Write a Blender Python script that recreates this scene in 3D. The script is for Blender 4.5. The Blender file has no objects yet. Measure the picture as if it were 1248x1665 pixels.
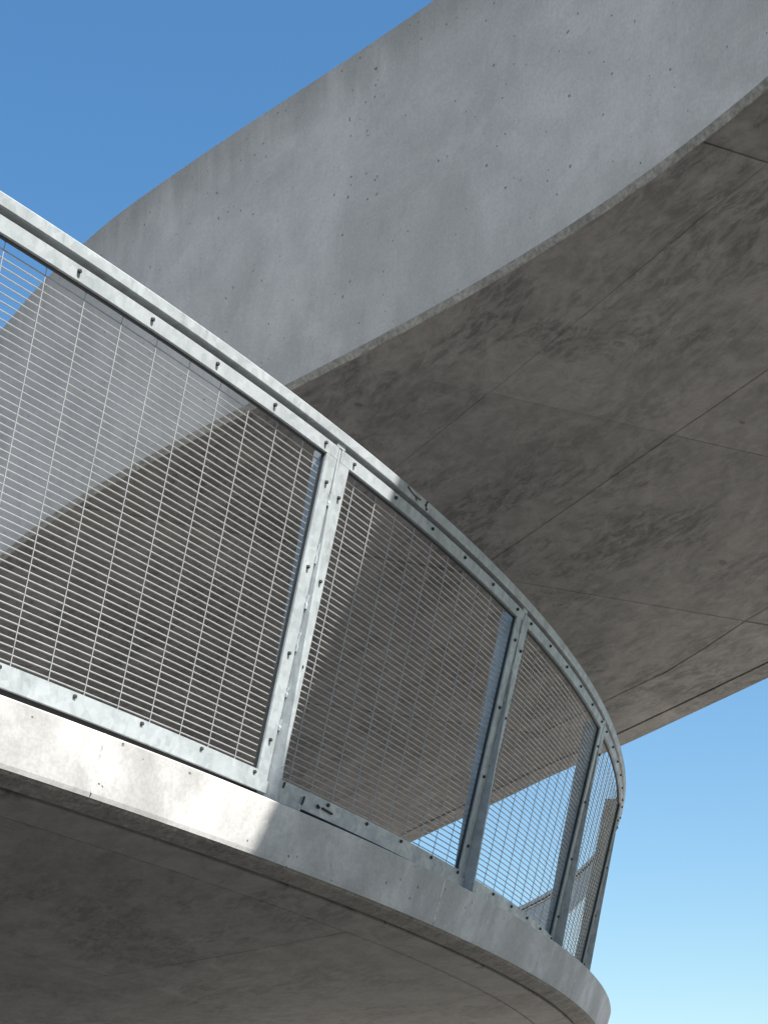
import bpy, bmesh, math, random
from mathutils import Vector

sc = bpy.context.scene
random.seed(11)

# ------------------------------------------------------------------ camera, sky, sun, exposure
cam_d = bpy.data.cameras.new('camera')
cam = bpy.data.objects.new('camera', cam_d)
sc.collection.objects.link(cam)
cam.location = (0, 0, 0)
cam.rotation_euler = (math.pi / 2 + 0.14399534, 0.00089007, 0)
cam_d.sensor_fit = 'VERTICAL'
cam_d.sensor_height = 36.0
cam_d.lens = 3166.9233 / 1665 * 36.0
cam_d.shift_y = 816.197 / 1665
cam_d.clip_start = 0.05
cam_d.clip_end = 9000
sc.camera = cam

SUN_AZ, SUN_EL = math.radians(132.8), math.radians(47.5)     # azimuth from +Y towards +X
world = bpy.data.worlds.new('World')
sc.world = world
world.use_nodes = True
wn = world.node_tree.nodes
sky = wn.new('ShaderNodeTexSky')
sky.sky_type = 'NISHITA'
sky.sun_disc = False
sky.sun_elevation = SUN_EL
sky.sun_rotation = SUN_AZ
sky.altitude = 0
sky.air_density = 1.35
sky.dust_density = 0.6
sky.ozone_density = 2.0
wn['Background'].inputs['Strength'].default_value = 0.061
hsv = wn.new('ShaderNodeHueSaturation')          # the photograph's deep, clear blue
hsv.inputs['Saturation'].default_value = 1.30
world.node_tree.links.new(sky.outputs['Color'], hsv.inputs['Color'])
world.node_tree.links.new(hsv.outputs['Color'], wn['Background'].inputs['Color'])

sun_d = bpy.data.lights.new('sun', 'SUN')
sun_d.energy = 5.0
sun_d.angle = math.radians(0.53)
sun_d.color = (1.0, 0.97, 0.915)
sun = bpy.data.objects.new('sun', sun_d)
sc.collection.objects.link(sun)
sdir = Vector((math.sin(SUN_AZ) * math.cos(SUN_EL), math.cos(SUN_AZ) * math.cos(SUN_EL), math.sin(SUN_EL)))
sun.rotation_euler = (-sdir).to_track_quat('-Z', 'Y').to_euler()
sun.location = sdir * 40

sc.view_settings.view_transform = 'Standard'
sc.view_settings.look = 'None'
sc.view_settings.gamma = 1.0
sc.view_settings.use_curve_mapping = False
sc.view_settings.exposure = 1.5


# ------------------------------------------------------------------ materials
class NT:
    def __init__(self, name):
        self.m = bpy.data.materials.new(name)
        self.m.use_nodes = True
        self.t = self.m.node_tree
        self.b = self.t.nodes['Principled BSDF']
        self.tc = self.t.nodes.new('ShaderNodeTexCoord')

    def new(self, kind, **kw):
        n = self.t.nodes.new(kind)
        for k, v in kw.items():
            setattr(n, k, v)
        return n

    def link(self, a, b):
        self.t.links.new(a, b)

    def coord(self, scale=(1, 1, 1), rot=(0, 0, 0), loc=(0, 0, 0)):
        # rotate first, then stretch, so that streaks follow a chosen direction
        a = self.new('ShaderNodeMapping')
        a.inputs['Rotation'].default_value = rot
        a.inputs['Location'].default_value = loc
        self.link(self.tc.outputs['Object'], a.inputs['Vector'])
        s = self.new('ShaderNodeMapping')
        s.inputs['Scale'].default_value = scale
        self.link(a.outputs['Vector'], s.inputs['Vector'])
        return s.outputs['Vector']

    def noise(self, vec, scale, detail=4, rough=0.55, dist=0.0):
        n = self.new('ShaderNodeTexNoise')
        n.inputs['Scale'].default_value = scale
        n.inputs['Detail'].default_value = detail
        n.inputs['Roughness'].default_value = rough
        n.inputs['Distortion'].default_value = dist
        self.link(vec, n.inputs['Vector'])
        return n.outputs['Fac']

    def ramp(self, fac, lo, hi, a=0.0, b=1.0):
        n = self.new('ShaderNodeMapRange')
        n.interpolation_type = 'SMOOTHSTEP'
        n.inputs['From Min'].default_value = lo
        n.inputs['From Max'].default_value = hi
        n.inputs['To Min'].default_value = a
        n.inputs['To Max'].default_value = b
        self.link(fac, n.inputs['Value'])
        return n.outputs['Result']

    def math(self, op, a, b=None):
        n = self.new('ShaderNodeMath', operation=op)
        for i, v in enumerate((a, b)):
            if v is None:
                continue
            if isinstance(v, (int, float)):
                n.inputs[i].default_value = v
            else:
                self.link(v, n.inputs[i])
        return n.outputs[0]

    def mix(self, fac, a, b, mode='MIX'):
        n = self.new('ShaderNodeMix', data_type='RGBA', blend_type=mode)
        for key, v in ((0, fac), (6, a), (7, b)):
            if isinstance(v, tuple):
                n.inputs[key].default_value = v if len(v) == 4 else v + (1,)
            elif isinstance(v, (int, float)):
                n.inputs[key].default_value = v
            else:
                self.link(v, n.inputs[key])
        return n.outputs[2]

    def bump(self, h, strength, dist, prev=None):
        n = self.new('ShaderNodeBump')
        n.inputs['Strength'].default_value = strength
        n.inputs['Distance'].default_value = dist
        self.link(h, n.inputs['Height'])
        if prev is not None:
            self.link(prev, n.inputs['Normal'])
        return n.outputs['Normal']

    def pits(self, scale, radius, share, seed=0.0):
        # scattered bug holes: 1 in a hole, 0 elsewhere
        vec = self.coord((1, 1, 1), loc=(seed, seed * 1.7, -seed))
        wob = self.new('ShaderNodeVectorMath', operation='ADD')
        ns = self.new('ShaderNodeTexNoise')
        ns.inputs['Scale'].default_value = scale * 2.2
        self.link(vec, ns.inputs['Vector'])
        sc_ = self.new('ShaderNodeVectorMath', operation='SCALE')
        sc_.inputs['Scale'].default_value = 0.35 / scale
        self.link(ns.outputs['Color'], sc_.inputs[0])
        self.link(vec, wob.inputs[0])
        self.link(sc_.outputs[0], wob.inputs[1])
        v = self.new('ShaderNodeTexVoronoi')
        v.inputs['Scale'].default_value = scale
        self.link(wob.outputs[0], v.inputs['Vector'])
        sep = self.new('ShaderNodeSeparateColor')
        self.link(v.outputs['Color'], sep.inputs[0])
        keep = self.math('LESS_THAN', sep.outputs[0], share)
        rad = self.math('MULTIPLY', sep.outputs[1], radius)
        rad = self.math('ADD', rad, radius * 0.35)
        d = self.math('DIVIDE', v.outputs['Distance'], rad)
        hole = self.ramp(d, 0.7, 1.1, 1.0, 0.0)
        return self.math('MULTIPLY', hole, keep)


def concrete_fair(name, base, tint, pit_share=0.10, streak_top=None, contrast=1.0):
    """Pale fair-faced concrete with bug holes, clouds, run-off streaks."""
    n = NT(name)
    c = n.coord()
    cloud = n.ramp(n.noise(c, 1.5, 7, 0.66, 0.5), 0.34, 0.66)
    cloud2 = n.ramp(n.noise(n.coord(loc=(7, 3, 1)), 5.5, 4, 0.6, 0.3), 0.35, 0.7)
    fine = n.noise(c, 85, 3, 0.6)
    streak = n.ramp(n.noise(n.coord((11, 11, 1.6)), 1.0, 6, 0.65), 0.52, 0.72)
    speck = n.ramp(n.noise(n.coord(loc=(2, 8, 5)), 15, 6, 0.7, 0.3), 0.52, 0.72)
    k = contrast
    col = n.mix(cloud, tuple(b * (1 - 0.19 * k) for b in base), tuple(b * (1 + 0.06 * k) for b in base))
    col = n.mix(n.math('MULTIPLY', cloud2, 0.30 * k), col, tint)
    col = n.mix(n.math('MULTIPLY', n.math('MULTIPLY', streak, cloud2), 0.42 * k), col, tuple(b * 0.60 for b in base))
    col = n.mix(n.math('MULTIPLY', speck, 0.22 * k), col, tuple(b * 0.62 for b in base))
    if streak_top is not None:
        # dirt washed down from the top edge (stored per vertex as the height below it)
        at = n.new('ShaderNodeAttribute', attribute_name='below_top')
        wob = n.noise(n.coord((7, 7, 0.5)), 1.0, 5, 0.65)
        dd = n.math('ADD', at.outputs['Fac'], n.math('MULTIPLY', n.math('SUBTRACT', wob, 0.5), 0.55))
        dirt = n.ramp(dd, -0.05, streak_top, 1.0, 0.0)
        col = n.mix(n.math('MULTIPLY', dirt, 0.48), col, tuple(b * t for b, t in zip(base, (0.42, 0.41, 0.39))))
        low = n.ramp(n.math('ADD', at.outputs['Fac'], n.math('MULTIPLY', n.math('SUBTRACT', cloud2, 0.5), 0.12)), 1.27, 1.40, 0.0, 1.0)
        col = n.mix(n.math('MULTIPLY', low, 0.30), col, tuple(b * t for b, t in zip(base, (0.70, 0.70, 0.68))))
    grain = n.ramp(fine, 0.25, 0.75, 0.91, 1.07)
    g = n.new('ShaderNodeCombineColor')
    for i in range(3):
        n.link(grain, g.inputs[i])
    col = n.mix(1.0, col, g.outputs[0], 'MULTIPLY')
    p1 = n.pits(16, 0.085, pit_share * 0.9, 3.0)
    p2 = n.pits(27, 0.12, pit_share, 9.0)
    hole = n.math('MAXIMUM', p1, p2)
    col = n.mix(n.math('MULTIPLY', hole, 0.72), col, tuple(b * 0.22 for b in base))
    n.link(col, n.b.inputs['Base Color'])
    n.b.inputs['Roughness'].default_value = 0.82
    n.b.inputs['Specular IOR Level'].default_value = 0.35
    nn = n.bump(n.math('SUBTRACT', 1.0, hole), 0.8, 0.006)
    nn = n.bump(n.noise(c, 22, 4, 0.6), 0.25, 0.004, nn)
    nn = n.bump(fine, 0.25, 0.0015, nn)
    n.link(nn, n.b.inputs['Normal'])
    return n.m


def concrete_soffit(name, base, dark, angle, contrast=1.0, scale=1.0):
    """Board-rubbed soffit concrete: brushed dark patches along one direction."""
    n = NT(name)
    info = n.new('ShaderNodeObjectInfo')
    along = n.coord((0.6 * scale, 1.5 * scale, 1), (0, 0, angle))
    patch = n.ramp(n.noise(along, 1.9, 8, 0.72, 0.9), 0.43, 0.57)
    brush = n.ramp(n.noise(n.coord((8.0 * scale, 26 * scale, 1), (0, 0, angle)), 1.0, 7, 0.72, 0.5), 0.42, 0.58)
    blot = n.ramp(n.noise(n.coord(loc=(4, 9, 0)), 0.8 * scale, 4, 0.55, 0.6), 0.36, 0.60)
    mott = n.ramp(n.noise(n.coord((1, 1.5, 1), (0, 0, angle), (1, 2, 0)), 6 * scale, 9, 0.78, 0.4), 0.32, 0.68)
    mask = n.math('MULTIPLY', patch, n.math('ADD', n.math('MULTIPLY', brush, 0.78), 0.22))
    mask = n.math('MULTIPLY', mask, n.math('ADD', n.math('MULTIPLY', blot, 0.7), 0.3))
    lite = n.ramp(n.noise(n.coord((0.9 * scale, 3.2 * scale, 1), (0, 0, angle + 0.5), (3, 5, 0)), 2.0, 6, 0.62, 0.8), 0.52, 0.74)
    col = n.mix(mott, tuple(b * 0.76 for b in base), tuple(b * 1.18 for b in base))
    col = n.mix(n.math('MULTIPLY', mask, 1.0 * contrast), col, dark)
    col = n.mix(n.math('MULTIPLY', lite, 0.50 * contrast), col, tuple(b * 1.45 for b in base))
    tone = n.ramp(info.outputs['Random'], 0, 1, 0.90, 1.08)
    g = n.new('ShaderNodeCombineColor')
    for i in range(3):
        n.link(tone, g.inputs[i])
    col = n.mix(1.0, col, g.outputs[0], 'MULTIPLY')
    spots = n.pits(6.5 * scale, 0.16, 0.10, 5.0)
    col = n.mix(n.math('MULTIPLY', spots, 0.6), col, tuple(d * 0.6 for d in dark))
    n.link(col, n.b.inputs['Base Color'])
    n.b.inputs['Roughness'].default_value = 0.7
    n.b.inputs['Specular IOR Level'].default_value = 0.4
    nn = n.bump(n.noise(along, 1.1, 3, 0.5), 0.5, 0.03)
    nn = n.bump(brush, 0.2, 0.004, nn)
    nn = n.bump(n.noise(n.coord(), 60, 3, 0.6), 0.2, 0.0015, nn)
    n.link(nn, n.b.inputs['Normal'])
    return n.m


def concrete_edge(name, base):
    n = NT(name)
    c = n.coord()
    a = n.ramp(n.noise(c, 9, 6, 0.7), 0.3, 0.7)
    b = n.ramp(n.noise(c, 55, 4, 0.7), 0.3, 0.7, 0.7, 1.2)
    col = n.mix(a, tuple(x * 0.62 for x in base), base)
    g = n.new('ShaderNodeCombineColor')
    for i in range(3):
        n.link(b, g.inputs[i])
    col = n.mix(1.0, col, g.outputs[0], 'MULTIPLY')
    n.link(col, n.b.inputs['Base Color'])
    n.b.inputs['Roughness'].default_value = 0.9
    nn = n.bump(n.noise(c, 40, 5, 0.7), 0.9, 0.008)
    n.link(nn, n.b.inputs['Normal'])
    return n.m


def galvanized(name, lo, hi, metallic=0.35, rough=0.48, spangle=38):
    n = NT(name)
    c = n.coord()
    big = n.ramp(n.noise(c, 7, 5, 0.65, 0.8), 0.3, 0.7)
    v = n.new('ShaderNodeTexVoronoi')
    v.inputs['Scale'].default_value = spangle
    n.link(c, v.inputs['Vector'])
    sep = n.new('ShaderNodeSeparateColor')
    n.link(v.outputs['Color'], sep.inputs[0])
    cell = n.math('ADD', n.math('MULTIPLY', sep.outputs[0], 0.45), n.math('MULTIPLY', big, 0.55))
    col = n.mix(cell, lo, hi)
    runs = n.ramp(n.noise(n.coord((26, 26, 3)), 1.0, 4, 0.6), 0.58, 0.75)
    col = n.mix(n.math('MULTIPLY', runs, 0.45), col, tuple(x * 0.62 for x in lo))
    n.link(col, n.b.inputs['Base Color'])
    n.b.inputs['Metallic'].default_value = metallic
    rr = n.ramp(cell, 0, 1, rough + 0.10, rough - 0.08)
    n.link(rr, n.b.inputs['Roughness'])
    nn = n.bump(n.noise(c, 30, 4, 0.6), 0.25, 0.003)
    nn = n.bump(n.noise(c, 160, 2, 0.5), 0.15, 0.0008, nn)
    n.link(nn, n.b.inputs['Normal'])
    return n.m


def plain(name, col, rough=0.6, metallic=0.0, vary=0.3, scale=30):
    n = NT(name)
    f = n.ramp(n.noise(n.coord(), scale, 4, 0.6), 0.3, 0.7)
    c = n.mix(f, tuple(x * (1 - vary) for x in col), tuple(x * (1 + vary * 0.5) for x in col))
    n.link(c, n.b.inputs['Base Color'])
    n.b.inputs['Roughness'].default_value = rough
    n.b.inputs['Metallic'].default_value = metallic
    return n.m


M_WALL = concrete_fair('fair_faced_parapet_concrete', (0.60, 0.528, 0.462), (0.445, 0.395, 0.347), 0.30, 0.26)
M_FASCIA = concrete_fair('pale_fascia_concrete', (0.495, 0.485, 0.472), (0.29, 0.283, 0.273), 0.26, None, 1.8)
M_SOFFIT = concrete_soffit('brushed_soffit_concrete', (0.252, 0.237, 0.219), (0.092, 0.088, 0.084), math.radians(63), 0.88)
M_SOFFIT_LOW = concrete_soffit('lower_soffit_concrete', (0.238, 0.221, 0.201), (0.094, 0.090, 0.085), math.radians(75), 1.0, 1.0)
M_EDGE = concrete_edge('broken_edge_concrete', (0.30, 0.28, 0.255))
M_CHAMFER = concrete_edge('pale_chamfer_concrete', (0.40, 0.375, 0.335))
M_CORE = plain('joint_concrete', (0.27, 0.255, 0.24), 0.9)
M_SEAM = plain('pale_mortar_seam', (0.56, 0.545, 0.52), 0.9, 0.0, 0.5, 60)
M_GALV = galvanized('galvanized_steel', (0.220, 0.241, 0.252), (0.365, 0.392, 0.405), 0.12)
M_WIRE = galvanized('galvanized_wire', (0.25, 0.25, 0.248), (0.32, 0.32, 0.317), 0.0, 0.36, 60)
M_BOLT = plain('dark_bolt_steel', (0.035, 0.034, 0.034), 0.55, 0.3)
M_PAVE = plain('pale_paving', (0.36, 0.33, 0.285), 0.9, 0.0, 0.2, 0.4)
M_GAP_SHADE = plain('black_gap_shade', (0.02, 0.022, 0.023), 0.7)  # near-black colour standing in for shade in the railing's gaps
M_BOUNCE_CUT = plain('dark_bounce_cut', (0.05, 0.05, 0.05), 0.9, 0.0, 0.25, 6)  # dark colour of the added sheet that weakens ground bounce


# ------------------------------------------------------------------ object helpers
def link(o, parent=None):
    sc.collection.objects.link(o)
    if parent is not None:
        o.parent = parent
    return o


def mesh_obj(name, verts, faces, mat, parent=None, origin=None, smooth=False, attr=None):
    """Vertices come in world space; they are stored relative to the thing's base."""
    o0 = Vector(origin) if origin is not None else Vector((0, 0, 0))
    me = bpy.data.meshes.new(name)
    me.from_pydata([tuple(Vector(v) - o0) for v in verts], [], faces)
    me.materials.append(mat)
    bm = bmesh.new()
    bm.from_mesh(me)
    bmesh.ops.recalc_face_normals(bm, faces=bm.faces)
    bm.to_mesh(me)
    bm.free()
    if smooth:
        for p in me.polygons:
            p.use_smooth = True
        me.set_sharp_from_angle(angle=math.radians(25))
    if attr:
        a = me.attributes.new(attr[0], 'FLOAT', 'POINT')
        a.data.foreach_set('value', attr[1])
    o = bpy.data.objects.new(name, me)
    return link(o, parent)


def thing(name, label, cat, loc, group=None):
    o = bpy.data.objects.new(name, None)
    o.empty_display_size = 0.2
    o.location = loc
    o['label'] = label
    o['category'] = cat
    if group:
        o['group'] = group
    return link(o)


class Geo:
    def __init__(self):
        self.v, self.f = [], []

    def grid(self, rows, closed_u=False, cap=False):
        """rows: list of equally long point loops; skin them."""
        b = len(self.v)
        n = len(rows[0])
        for r in rows:
            self.v += [tuple(p) for p in r]
        for i in range(len(rows) - 1):
            for j in range(n if closed_u else n - 1):
                k = (j + 1) % n
                self.f.append((b + i * n + j, b + i * n + k, b + (i + 1) * n + k, b + (i + 1) * n + j))
        if cap:
            self.f.append(tuple(b + j for j in range(n)))
            self.f.append(tuple(b + (len(rows) - 1) * n + j for j in reversed(range(n))))

    def tube(self, pts, r, sides=5):
        rows = []
        for i, p in enumerate(pts):
            p = Vector(p)
            t = (Vector(pts[min(i + 1, len(pts) - 1)]) - Vector(pts[max(i - 1, 0)])).normalized()
            a = t.orthogonal().normalized() if abs(t.z) > 0.9 else t.cross(Vector((0, 0, 1))).normalized()
            b2 = t.cross(a)
            rows.append([p + r * (math.cos(2 * math.pi * k / sides) * a + math.sin(2 * math.pi * k / sides) * b2) for k in range(sides)])
        self.grid(rows, True, True)

    def obj(self, name, mat, parent=None, origin=None, smooth=False, attr=None):
        return mesh_obj(name, self.v, self.f, mat, parent, origin, smooth, attr)


# ------------------------------------------------------------------ the curve of the lower ramp
CX, CY, R0, Z0 = -11.317416, 12.257245, 12.4, 1.730281
KZ, QZ, CR, LEAN, PHI0 = -0.05695670, 0.60315723, 0.51840951, 0.24680636, -0.50012428
GB, GP = 0.024965537, 0.015364611            # bolt pitch and the gap across a post, in radians
SPAN = 5 * GB + GP


def ext(s, q):                               # quadratic up to 0.62 rad, then straight on
    a = 0.62
    return q * s * s if s <= a else q * (a * a + 2 * a * (s - a))


def ring(s, h, e):
    phi = PHI0 + s
    r = R0 + e + ext(s, CR)
    return Vector((CX + r * math.cos(phi), CY + r * math.sin(phi), Z0 + KZ * s + ext(s, QZ) + h))


def rail(s, h, d):                           # a point on the leaning plane of the railing, d metres outside it
    return ring(s, h, LEAN * h + d)


def steps(a, b, pitch):
    n = max(1, int(math.ceil(abs(b - a) / pitch)))
    return [a + (b - a) * i / n for i in range(n + 1)]


def sweep(profile, s0, s1, fn=ring, pitch=0.012, cap=True):
    g = Geo()
    g.grid([[fn(s, h, e) for e, h in profile] for s in steps(s0, s1, pitch)], True, cap)
    return g


# ------------------------------------------------------------------ ground
GZ = -1.6
g = Geo()
N = 48
ringpts = []
for r in (0.0, 30.0, 200.0, 1200.0, 6000.0):
    ringpts.append([Vector((r * math.cos(2 * math.pi * k / N), 10 + r * math.sin(2 * math.pi * k / N), GZ)) for k in range(N)])
g.grid(ringpts[1:], True)
g.f.append(tuple(range(N)))
ground = g.obj('ground', M_PAVE)
ground['kind'] = 'structure'
g = Geo()
g.grid([[Vector((-300, y, GZ + 0.004)), Vector((300, y, GZ + 0.004))] for y in (-60, -30, 0, 12.5)])
bounce_cut = g.obj('bounce_cut', M_BOUNCE_CUT)  # added unseen sheet, darkens the light bounced up to the near soffit
bounce_cut['kind'] = 'structure'

# ------------------------------------------------------------------ upper ramp
A0, BX, BY = 4.56289831, -0.0816649, -0.07326599


def soff(x, y, dz=0.0):
    return Vector((x, y, A0 + BX * x + BY * y + dz))


NEAR = [(-6.3, 16.6), (-4.7, 14.1), (-3.5, 12.3), (-2.75, 11.2), (-2.0936, 10.1811), (-1.8446, 9.8049), (-1.5737, 9.4481), (-1.2861, 9.1057), (-0.9867, 8.7733), (-0.6803, 8.4465), (-0.3717, 8.1213), (-0.0654, 7.7938),
        (0.2342, 7.4606), (0.5228, 7.1184), (0.7961, 6.7642), (1.0502, 6.3951), (1.2811, 6.0086), (1.5, 5.59), (1.75, 5.05), (2.0, 4.45), (2.3, 3.6), (2.6, 2.5), (2.8, 1.2), (2.9, -1.0)]
FAR = [(-3.9, 22.4), (-1.4, 17.75), (0.217, 14.695), (0.778, 13.666), (1.159, 12.942), (1.543, 12.289), (1.915, 11.609), (2.244, 10.998), (2.9, 9.75), (3.6, 8.2), (4.4, 6.0), (5.2, 3.0), (5.6, -1.0)]
L1 = [(-4.5, 17.3), (0.117, 8.725), (0.473, 8.079), (1.247, 6.628), (1.357, 6.429), (2.1, 4.95), (2.85, 2.9), (3.3, -1.0)]
L2 = [(-3.9, 18.0), (0.75, 9.391), (1.126, 8.676), (1.306, 8.33), (1.618, 7.748), (2.75, 5.4), (3.45, 3.0), (3.95, -1.0)]
L3 = [(-3.6, 20.6), (1.357, 11.525), (1.705, 10.924), (1.975, 10.231), (2.45, 9.25), (3.5, 6.9), (4.25, 3.2), (4.75, -1.0)]


def catmull(pts, sub=6):
    out = []
    for i in range(len(pts) - 1):
        p0, p1, p2, p3 = pts[max(i - 1, 0)], pts[i], pts[i + 1], pts[min(i + 2, len(pts) - 1)]
        for k in range(sub):
            t = k / sub
            out.append(tuple(0.5 * (2 * b + (c - a) * t + (2 * a - 5 * b + 4 * c - d) * t * t + (3 * b - a - 3 * c + d) * t ** 3)
                             for a, b, c, d in zip(p0, p1, p2, p3)))
    out.append(pts[-1])
    return out


NEARS, FARS = catmull(NEAR), catmull(FAR)


def offset_line(line, d):
    """shift a plan polyline sideways (positive d: to the deck side of the near edge)"""
    out = []
    for i, p in enumerate(line):
        a, b = line[max(i - 1, 0)], line[min(i + 1, len(line) - 1)]
        tx, ty = b[0] - a[0], b[1] - a[1]
        l = math.hypot(tx, ty)
        out.append((p[0] - ty / l * d, p[1] + tx / l * d))
    return out


NEAR_IN = offset_line(NEARS, 0.021)
FAR_DRIP = offset_line(FARS, -0.162)
FAR_IN = offset_line(FARS, -0.20)

UP = thing('concrete_ramp', 'wide overhead concrete ramp with solid curved parapet and dark stained underside', 'ramp', (0.6, 9.0, 4.0))
UO = UP.location

# cross joints of the soffit: (point on the line, direction in degrees)
JOINTS = [(0.35, -1.2, 34), (1.02, 1.6, 29), (1.35, 4.35, 23.5), (1.11, 6.32, 19.4), (-0.119, 7.925, 15.8), (0.794, 9.98, 12.0),
          (0.2, 12.05, 8.5), (-0.9, 14.1, 5.0), (-1.8, 16.3, 1.5), (-2.6, 18.6, -2.0)]


def cross(line, j):
    """where a plan polyline meets the cross joint j = (x, y, angle)"""
    x, y, a = j
    nx, ny = -math.sin(math.radians(a)), math.cos(math.radians(a))
    best = None
    for p, q in zip(line[:-1], line[1:]):
        dp = (p[0] - x) * nx + (p[1] - y) * ny
        dq = (q[0] - x) * nx + (q[1] - y) * ny
        if dp * dq <= 0 and dp != dq:
            t = dp / (dp - dq)
            c = (p[0] + (q[0] - p[0]) * t, p[1] + (q[1] - p[1]) * t)
            if best is None or abs(c[0] - x) < abs(best[0] - x):
                best = c
    return best


def jlerp(a, b, t):
    return tuple(u + (v - u) * t for u, v in zip(a, b))


STRIPS = [(NEAR_IN, L1), (L1, L2), (L2, L3), (L3, FAR_DRIP)]
GAP = 0.0011
for k in range(len(JOINTS) - 1):
    ja, jb = JOINTS[k], JOINTS[k + 1]
    for si, (la, lb) in enumerate(STRIPS):
        rows = []
        ok = True
        for t in (0.001, 0.2, 0.4, 0.6, 0.8, 0.999):
            j = jlerp(ja, jb, t)
            a, b = cross(la, j), cross(lb, j)
            if a is None or b is None:
                ok = False
                break
            w = math.hypot(b[0] - a[0], b[1] - a[1])
            if w < 0.03 or (b[0] - a[0]) < 0:
                ok = False
                break
            ux, uy = (b[0] - a[0]) / w, (b[1] - a[1]) / w
            ga = 0.0 if si == 0 else GAP
            pa = (a[0] + ux * ga, a[1] + uy * ga)
            pb = (b[0] - ux * GAP, b[1] - uy * GAP)
            rows.append((pa, pb))
        if not ok:
            continue
        gg = Geo()
        lip = random.uniform(-0.0035, 0.0035)
        bev = 0.003
        prof = []
        for (pa, pb) in rows:
            w = math.hypot(pb[0] - pa[0], pb[1] - pa[1])
            ux, uy = (pb[0] - pa[0]) / w, (pb[1] - pa[1]) / w
            prof.append([soff(pa[0], pa[1], 0.045), soff(pa[0], pa[1], bev + lip), soff(pa[0] + ux * bev, pa[1] + uy * bev, lip),
                         soff(pb[0] - ux * bev, pb[1] - uy * bev, lip), soff(pb[0], pb[1], bev + lip), soff(pb[0], pb[1], 0.045)])
        gg.grid(prof, True, True)
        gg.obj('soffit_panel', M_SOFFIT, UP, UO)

# deck body behind the panels
g = Geo()
core = []
for t in range(0, 91):
    q = t / 90 * (len(JOINTS) - 1)
    i = min(int(q), len(JOINTS) - 2)
    j = jlerp(JOINTS[i], JOINTS[i + 1], q - i)
    a, b = cross(NEARS, j), cross(FARS, j)
    if a and b:
        w = math.hypot(b[0] - a[0], b[1] - a[1])
        ux, uy = (b[0] - a[0]) / w, (b[1] - a[1]) / w
        a2 = (a[0] + ux * 0.06, a[1] + uy * 0.06)
        b2 = (b[0] - ux * 0.06, b[1] - uy * 0.06)
        core.append([soff(*a2, 0.008), soff(*b2, 0.008), soff(*b2, 0.36), soff(*a2, 0.36)])
g.grid(core, True, True)
g.obj('deck_slab', M_CORE, UP, UO)


# near parapet: wall face, chamfered lower edge, rounded coping
def parapet(line, side, name, h_of, mat, edge_mat):
    inner = offset_line(line, side * 0.22)
    ch = offset_line(line, side * 0.020)
    back = offset_line(line, side * 0.055)
    rows, below = [], []
    zs = [0.034, 0.09, 0.2, 0.35, 0.5, 0.65, 0.8, 0.95, 1.08, 1.2]
    for i, p in enumerate(line):
        h = h_of(p)
        prof = [soff(*p, 0.022)] + [soff(*p, z * h / 1.4) for z in zs[1:]] + [soff(*p, h - 0.05), soff(*p, h), soff(*inner[i], h - 0.035), soff(*inner[i], 0.37), soff(*back[i], 0.37), soff(*back[i], 0.022)]
        rows.append(prof)
        below += [max(0.0, h - (q.z - soff(q.x, q.y).z)) for q in prof]
    g = Geo()
    g.grid(rows, True, True)
    g.obj(name, mat, UP, UO, True, ('below_top', below))
    # chamfer strip
    e = Geo()
    erows = []
    for i, p in enumerate(line):
        w1 = random.uniform(-0.002, 0.002)
        w2 = random.uniform(-0.0015, 0.0015)
        erows.append([soff(*p, 0.021), soff(*offset_line_pt(line, i, side * 0.002), 0.017 + w1), soff(*offset_line_pt(line, i, side * (0.0165 + w2)), -0.002), soff(*ch[i], -0.003), soff(*ch[i], 0.021)])
    e.grid(erows, True, True)
    e.obj('chamfer', edge_mat, UP, UO)


def offset_line_pt(line, i, d):
    a, b = line[max(i - 1, 0)], line[min(i + 1, len(line) - 1)]
    tx, ty = b[0] - a[0], b[1] - a[1]
    l = math.hypot(tx, ty)
    return (line[i][0] - ty / l * d, line[i][1] + tx / l * d)


def near_h(p):
    xs = [(-7, 1.365), (-2.1, 1.375), (-1.36, 1.415), (-0.6, 1.41), (0.4, 1.385), (9, 1.385)]
    for (a, u), (b, v) in zip(xs[:-1], xs[1:]):
        if a <= p[0] <= b:
            return u + (v - u) * (p[0] - a) / (b - a)
    return 1.385


NEARD = catmull(NEARS, 3)
parapet(NEARD, 1, 'parapet_wall', near_h, M_WALL, M_CHAMFER)
# far edge: drip edge strip and its parapet
FARD = FARS
g = Geo()
g.grid([[soff(*a, 0.0), soff(*b, 0.0), soff(*b, 0.05), soff(*a, 0.05)] for a, b in zip(FAR_IN, offset_line(FARS, -0.015))], True, True)
# the strip outside the drip groove
e = Geo()
o1 = offset_line(FARS, -0.145)
o2 = offset_line(FARS, -0.012)
e.grid([[soff(*a, -0.002), soff(*b, -0.002), soff(*c, 0.012), soff(*c, 0.05), soff(*a, 0.05)] for a, b, c in zip(o1, o2, FARS)], True, True)
e.obj('drip_edge', M_SOFFIT, UP, UO)
f = Geo()
i1 = offset_line(FARS, -0.2)
f.grid([[soff(*a, 0.052), soff(*a, 1.38), soff(*b, 1.38), soff(*b, 0.37), soff(*offset_line_pt(FARS, i, -0.058), 0.37), soff(*offset_line_pt(FARS, i, -0.058), 0.052)] for i, (a, b) in enumerate(zip(FARS, i1))], True, True)
f.obj('parapet_wall', M_FASCIA, UP, UO)

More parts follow.
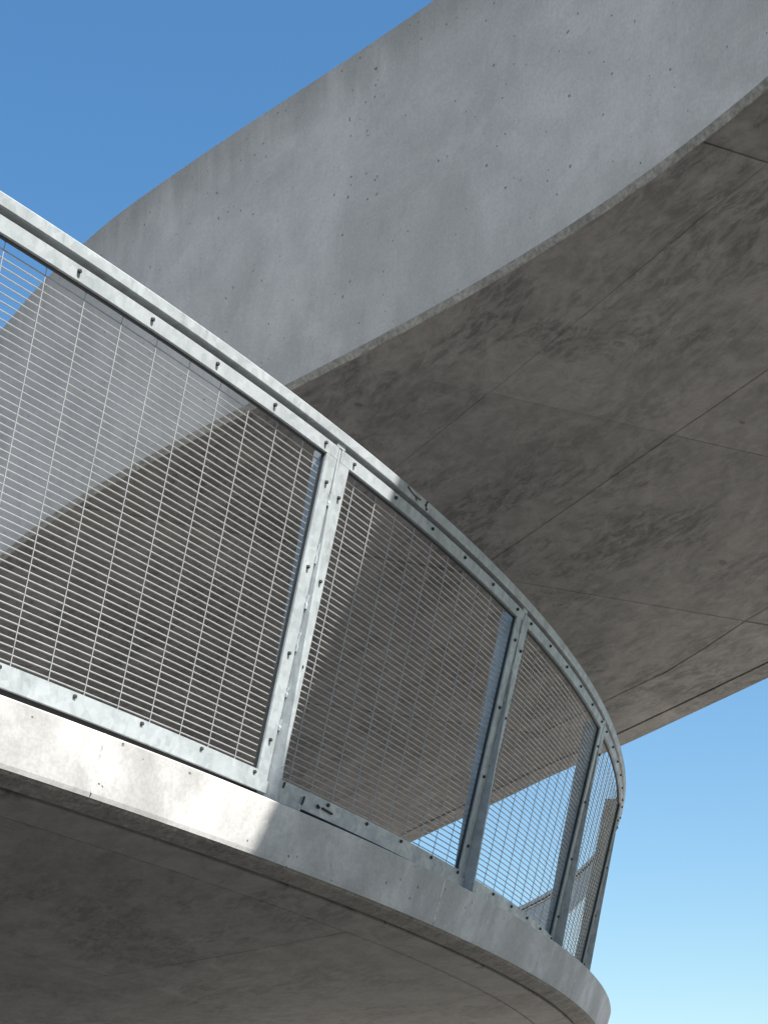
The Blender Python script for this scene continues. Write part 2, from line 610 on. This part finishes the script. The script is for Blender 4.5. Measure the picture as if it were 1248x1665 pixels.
# ------------------------------------------------------------------ lower ramp
LR = thing('concrete_ramp', 'lower curving concrete ramp slab with pale sunlit edge below the mesh railing', 'ramp', tuple(ring(0.0, -0.3, -0.5)))
LO = LR.location
S0, S1 = -0.50, 1.25
FJ = [-0.0805 + 0.1708 * k for k in range(-3, 9)]
FJ = [S0] + [s for s in FJ if S0 + 0.03 < s < S1 - 0.03] + [S1]
fascia_prof = [(-0.30, -0.10), (-0.08, -0.10), (-0.08, -0.158), (0.186, -0.158), (0.1893, -0.1598), (0.190, -0.163), (0.142, -0.325), (0.136, -0.338), (-0.30, -0.338)]
for a, b in zip(FJ[:-1], FJ[1:]):
    gg = sweep(fascia_prof, a + 0.0002, b - 0.0002, pitch=0.008)
    gg.obj('fascia_block', M_FASCIA, LR, LO)
    sm = sweep([(-0.05, -0.162), (0.1850, -0.1576), (0.1899, -0.1594), (0.1907, -0.163), (0.1427, -0.3253), (0.10, -0.334)], b - 0.00026, b + 0.00026, pitch=0.01)
    if b < S1:
        sm.obj('joint_seam', M_SEAM, LR, LO)
# broken bevel between fascia and drip groove
e = Geo()
rows = []
for s in steps(S0, S1, 0.0022):
    w = random.uniform(-0.003, 0.003)
    rows.append([ring(s, -0.3392, 0.1345 + w), ring(s, -0.346, 0.122 + w), ring(s, -0.359, 0.062), ring(s, -0.359, 0.056), ring(s, -0.3392, 0.056)])
e.grid(rows, True, True)
e.obj('bevel_edge', M_EDGE, LR, LO)
sweep([(-2.98, -0.335), (0.054, -0.335), (0.054, -0.332), (-0.31, -0.331), (-0.31, -0.10), (-2.98, -0.08)], S0, S1, pitch=0.02).obj('deck_slab', M_CORE, LR, LO)
# soffit panels; cross joints run slightly askew of the radius
RINGS = [0.026, -0.172, -1.55, -3.0]
JS = [-0.60, -0.352, 0.076, 0.50, 0.93, 1.30]


def lsof(e, js, dz=0.0):
    s = min(max(js - 0.0343 * e, S0), S1)
    return ring(s, -0.3590 + dz, e)


for k in range(len(JS) - 1):
    for r in range(3):
        ea, eb = RINGS[r] - (0.003 if r else 0), RINGS[r + 1] + 0.003
        gg = Geo()
        lip = random.uniform(-0.0015, 0.0015)
        b = 0.004
        rows = []
        ss = steps(JS[k] + 0.0004, JS[k + 1] - 0.0004, 0.014)
        for s in ss:
            es = [ea - (ea - eb) * q for q in ((0.0, 1.0) if r == 0 else (0, .25, .5, .75, 1.0))]
            rows.append([lsof(ea, s, 0.02), lsof(ea, s, b + lip)] + [lsof(ea - b, s, lip)] + [lsof(x, s, lip) for x in es[1:-1]] + [lsof(eb + b, s, lip), lsof(eb, s, b + lip), lsof(eb, s, 0.02)])
        gg.grid(rows, True, True)
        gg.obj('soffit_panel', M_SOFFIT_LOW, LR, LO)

# ------------------------------------------------------------------ mesh railing on the lower ramp
RL = thing('mesh_railing', 'leaning galvanized steel railing with wire mesh panels along the lower ramp edge', 'railing', tuple(ring(0.0, -0.10, 0.0)))
RO = RL.location
KS = list(range(-2, 8))


def post_s(k):
    return GP / 2 + SPAN * k


def box_rail(sa, sb, h0, h1, d0, d1, pitch=0.012):
    return sweep([(d0, h0), (d1, h0), (d1, h1), (d0, h1)], sa, sb, fn=rail, pitch=pitch)


# posts: a flat plate that leans a little less than the mesh, so it stands proud at the foot and behind at the top
for k in KS:
    s = post_s(k)
    w = 0.0060 / R0
    far = k >= 4
    prof = [(0.064, -0.157), (0.055, 0.0), (0.0325, 0.45), (0.011, 0.92), (0.004, 1.127), (-0.098, 1.127), (-0.070, 0.45), (-0.044, 0.0), (-0.034, -0.157)]
    if far:
        prof = [(d if d > 0 else -0.012, h) for d, h in prof]
    g = Geo()
    g.grid([[rail(s + q, h, d) for d, h in prof] for q in (-w, w)], True, True)
    p = g.obj('post', M_GALV, RL, RO)
    # head plate that carries the handrail, foot plate, anchor nuts, weld beads
    box_rail(s - 0.026 / R0, s + 0.026 / R0, 1.1155, 1.1295, -0.030, 0.0066).obj('head_plate', M_GALV, p, None).location = (0, 0, 0)
    h = p.children[-1]
    for v in h.data.vertices:
        v.co -= RO
    fp = sweep([(-0.075, -0.1575), (0.075, -0.1575), (0.075, -0.149), (-0.075, -0.149)], s - 0.06 / R0, s + 0.06 / R0)
    fp.obj('foot_plate', M_GALV, p, RO)
    if -1 <= k <= 4:
        for q, d in ((0.042, 0.055), (-0.042, 0.055)):
            n = Geo()
            c = ring(s + q / R0, -0.149, d)
            n.tube([c, c + Vector((0, 0, 0.016)), c + Vector((0, 0, 0.017))], 0.013, 6)
            n.tube([c + Vector((0, 0, 0.0172)), c + Vector((0, 0, 0.034))], 0.007, 6)
            n.obj('anchor_nut', M_BOLT if q > 0 else M_GALV, p, RO)
        wb = Geo()
        hh = 0.16
        while hh < 1.03:
            ln = random.uniform(0.03, 0.07)
            pts = [rail(s - 0.0085 / R0, hh + ln * t, 0.008 + 0.002 * math.sin(t * 9 + k)) for t in (0, .25, .5, .75, 1)]
            wb.tube(pts, random.uniform(0.0035, 0.0055), 6)
            hh += ln + random.uniform(0.07, 0.13)
        w_ = wb.obj('weld_bead', M_GALV, p, RO, True)
        w_['kind'] = 'stuff'

# handrail in two lengths, spliced in the bay after the first post in view
for a, b in ((-0.30, 0.0520), (0.0522, 1.10)):
    prof = [(-0.032, 1.130), (0.012, 1.130), (0.014, 1.133), (0.014, 1.163), (0.011, 1.1665), (-0.030, 1.1665), (-0.032, 1.163)]
    sweep(prof, a, b, fn=rail, pitch=0.006).obj('top_rail', M_GALV, RL, RO)

FR = (-0.013, 0.006)
ROWS = [0.0330 + 0.0212 * i for i in range(50)]
ROWS = [h for h in ROWS if h < 1.066]


def bolt_obj(s, h, d, parent):
    c = rail(s, h, d)
    up = (rail(s, h + 0.01, d) - c).normalized()
    tg = (rail(s + 0.001, h, d) - c).normalized()
    nrm = tg.cross(up).normalized()
    g = Geo()
    rows = []
    for r, z in ((0.0068, 0.0), (0.0068, 0.0065), (0.0048, 0.0082)):
        rows.append([c + nrm * z + r * (math.cos(2 * math.pi * q / 6 + 0.4) * tg + math.sin(2 * math.pi * q / 6 + 0.4) * up) for q in range(6)])
    g.grid(rows, True, True)
    return g.obj('bolt', M_BOLT, parent, RO)


for k in KS[:-1]:
    sa, sb = post_s(k), post_s(k + 1)
    s_first = sa + GP / 2
    i0, i1 = sa + 0.0100 / R0, sb - 0.0100 / R0
    fw = 0.064 / R0
    # frame: top and bottom flats, two uprights
    fr = Geo()
    for gg in (box_rail(i0, i1, 1.074, 1.115, *FR), box_rail(i0, i1, -0.012, 0.014, *FR),
               box_rail(i0, i0 + fw, 0.0143, 1.0737, FR[0], FR[1] - 0.0006, 0.003), box_rail(i1 - fw, i1, 0.0143, 1.0737, FR[0], FR[1] - 0.0006, 0.003)):
        b = len(fr.v)
        fr.v += gg.v
        fr.f += [tuple(i + b for i in q) for q in gg.f]
    panel = fr.obj('mesh_panel', M_GALV, RL, RO)
    box_rail(i0, i1, -0.053, -0.0135, 0.004, 0.013).obj('bottom_rail', M_GALV, panel, RO)
    box_rail(sa + 0.007 / R0, sb - 0.007 / R0, -0.160, 0.012, -0.036, -0.028).obj('base_shade', M_GAP_SHADE, panel, RO)  # black strip painting the shade in the gap under the bottom rail
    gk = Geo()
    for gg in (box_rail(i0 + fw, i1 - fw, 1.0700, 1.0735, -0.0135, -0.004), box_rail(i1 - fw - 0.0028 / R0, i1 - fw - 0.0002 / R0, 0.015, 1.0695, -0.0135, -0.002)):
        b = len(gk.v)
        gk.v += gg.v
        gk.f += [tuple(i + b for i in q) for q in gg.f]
    gk.obj('frame_edge_shade', M_GAP_SHADE, panel, RO)  # thin black strips painting the shadow line between frame and mesh
    box_rail(i0 + 0.05 / R0, i1 - 0.05 / R0, 1.1156, 1.1294, -0.030, -0.022).obj('slot_shade', M_GAP_SHADE, panel, RO)  # black bar painting the shade inside the slot below the handrail
    # wires
    wa, wb_ = i0 + fw * 0.6, i1 - fw * 0.6
    tri = -1 <= k <= 2
    joined = Geo()
    for h in ROWS:
        g = Geo() if tri else joined
        g.tube([rail(s, h, -0.018) for s in steps(wa, wb_, 0.009)], 0.0023, 5)
        if tri:
            g.obj('wire', M_WIRE, panel, RO, True)
    nv = 11
    for j in range(nv):
        s = s_first + GB * 0.19 + GB / 2 * j - GB / 2 * 0.0
        if s > wb_ - 0.001 or s < wa:
            continue
        g = Geo() if tri else joined
        pts = [rail(s, 0.010, -0.0144)]
        for i, h in enumerate(ROWS):
            up_ = 0.0002 if (i + j) % 2 else -0.0002
            pts.append(rail(s, h, -0.0144 + up_))
        pts.append(rail(s, 1.08, -0.0144))
        g.tube(pts, 0.0016, 5)
        if tri:
            g.obj('wire', M_WIRE, panel, RO, True)
    if not tri:
        o = joined.obj('wire_mesh', M_WIRE, panel, RO, True)
        o['kind'] = 'stuff'
    # bolts
    if k <= 3:
        for j in range(6):
            bolt_obj(s_first + GB * j, 1.0985, FR[1], panel)
            if j not in (0,):
                bolt_obj(s_first + GB * j, 0.001, FR[1], panel)
        for h in (0.12, 0.41, 0.70, 0.985):
            bolt_obj(i1 - fw * 0.55, h, FR[1], panel)
            bolt_obj(i0 + fw * 0.55, h - 0.02, FR[1], panel)

box_rail(0.465, 1.10, 0.82, 1.072, -0.045, -0.040).obj('guard_plate', M_GALV, RL, RO)

# the dark slot and bracket at the handrail splice, the hook and straps on the bottom rail
sp = RL
def dark_strip(pts, r, name, mat=M_BOLT):
    g = Geo()
    g.tube(pts, r, 5)
    return g.obj(name, mat, sp, RO)


dark_strip([rail(0.0445, 1.158, 0.0145), rail(0.0475, 1.150, 0.0145), rail(0.0505, 1.147, 0.0145)], 0.0035, 'splice_slot')
dark_strip([rail(0.0505, 1.147, 0.0145), rail(0.0510, 1.136, 0.0145)], 0.0030, 'splice_slot')
dark_strip([rail(0.0500, 1.148, 0.0145), rail(0.0535, 1.150, 0.0145)], 0.0035, 'splice_slot')
dark_strip([rail(0.0575, 1.160, 0.0145), rail(0.0570, 1.148, 0.0150), rail(0.0580, 1.134, 0.0145)], 0.0060, 'splice_clip')
dark_strip([rail(0.0255, -0.012, 0.018), rail(0.0250, -0.034, 0.020), rail(0.0240, -0.058, 0.020), rail(0.0215, -0.064, 0.02), rail(0.0195, -0.058, 0.02)], 0.0045, 'hook_bolt')
dark_strip([rail(0.0365, -0.022, 0.017), rail(0.0425, -0.026, 0.017)], 0.0045, 'strap')
dark_strip([rail(0.0335, -0.020, 0.017), rail(0.0345, -0.026, 0.017)], 0.0060, 'strap')
dark_strip([rail(0.0155, 0.010, 0.007), rail(0.0152, -0.010, 0.007)], 0.0040, 'strap')
box_rail(0.0100, 0.0215, -0.077, -0.0545, -0.02, 0.045).obj('splice_plate', M_GALV, RL, RO)
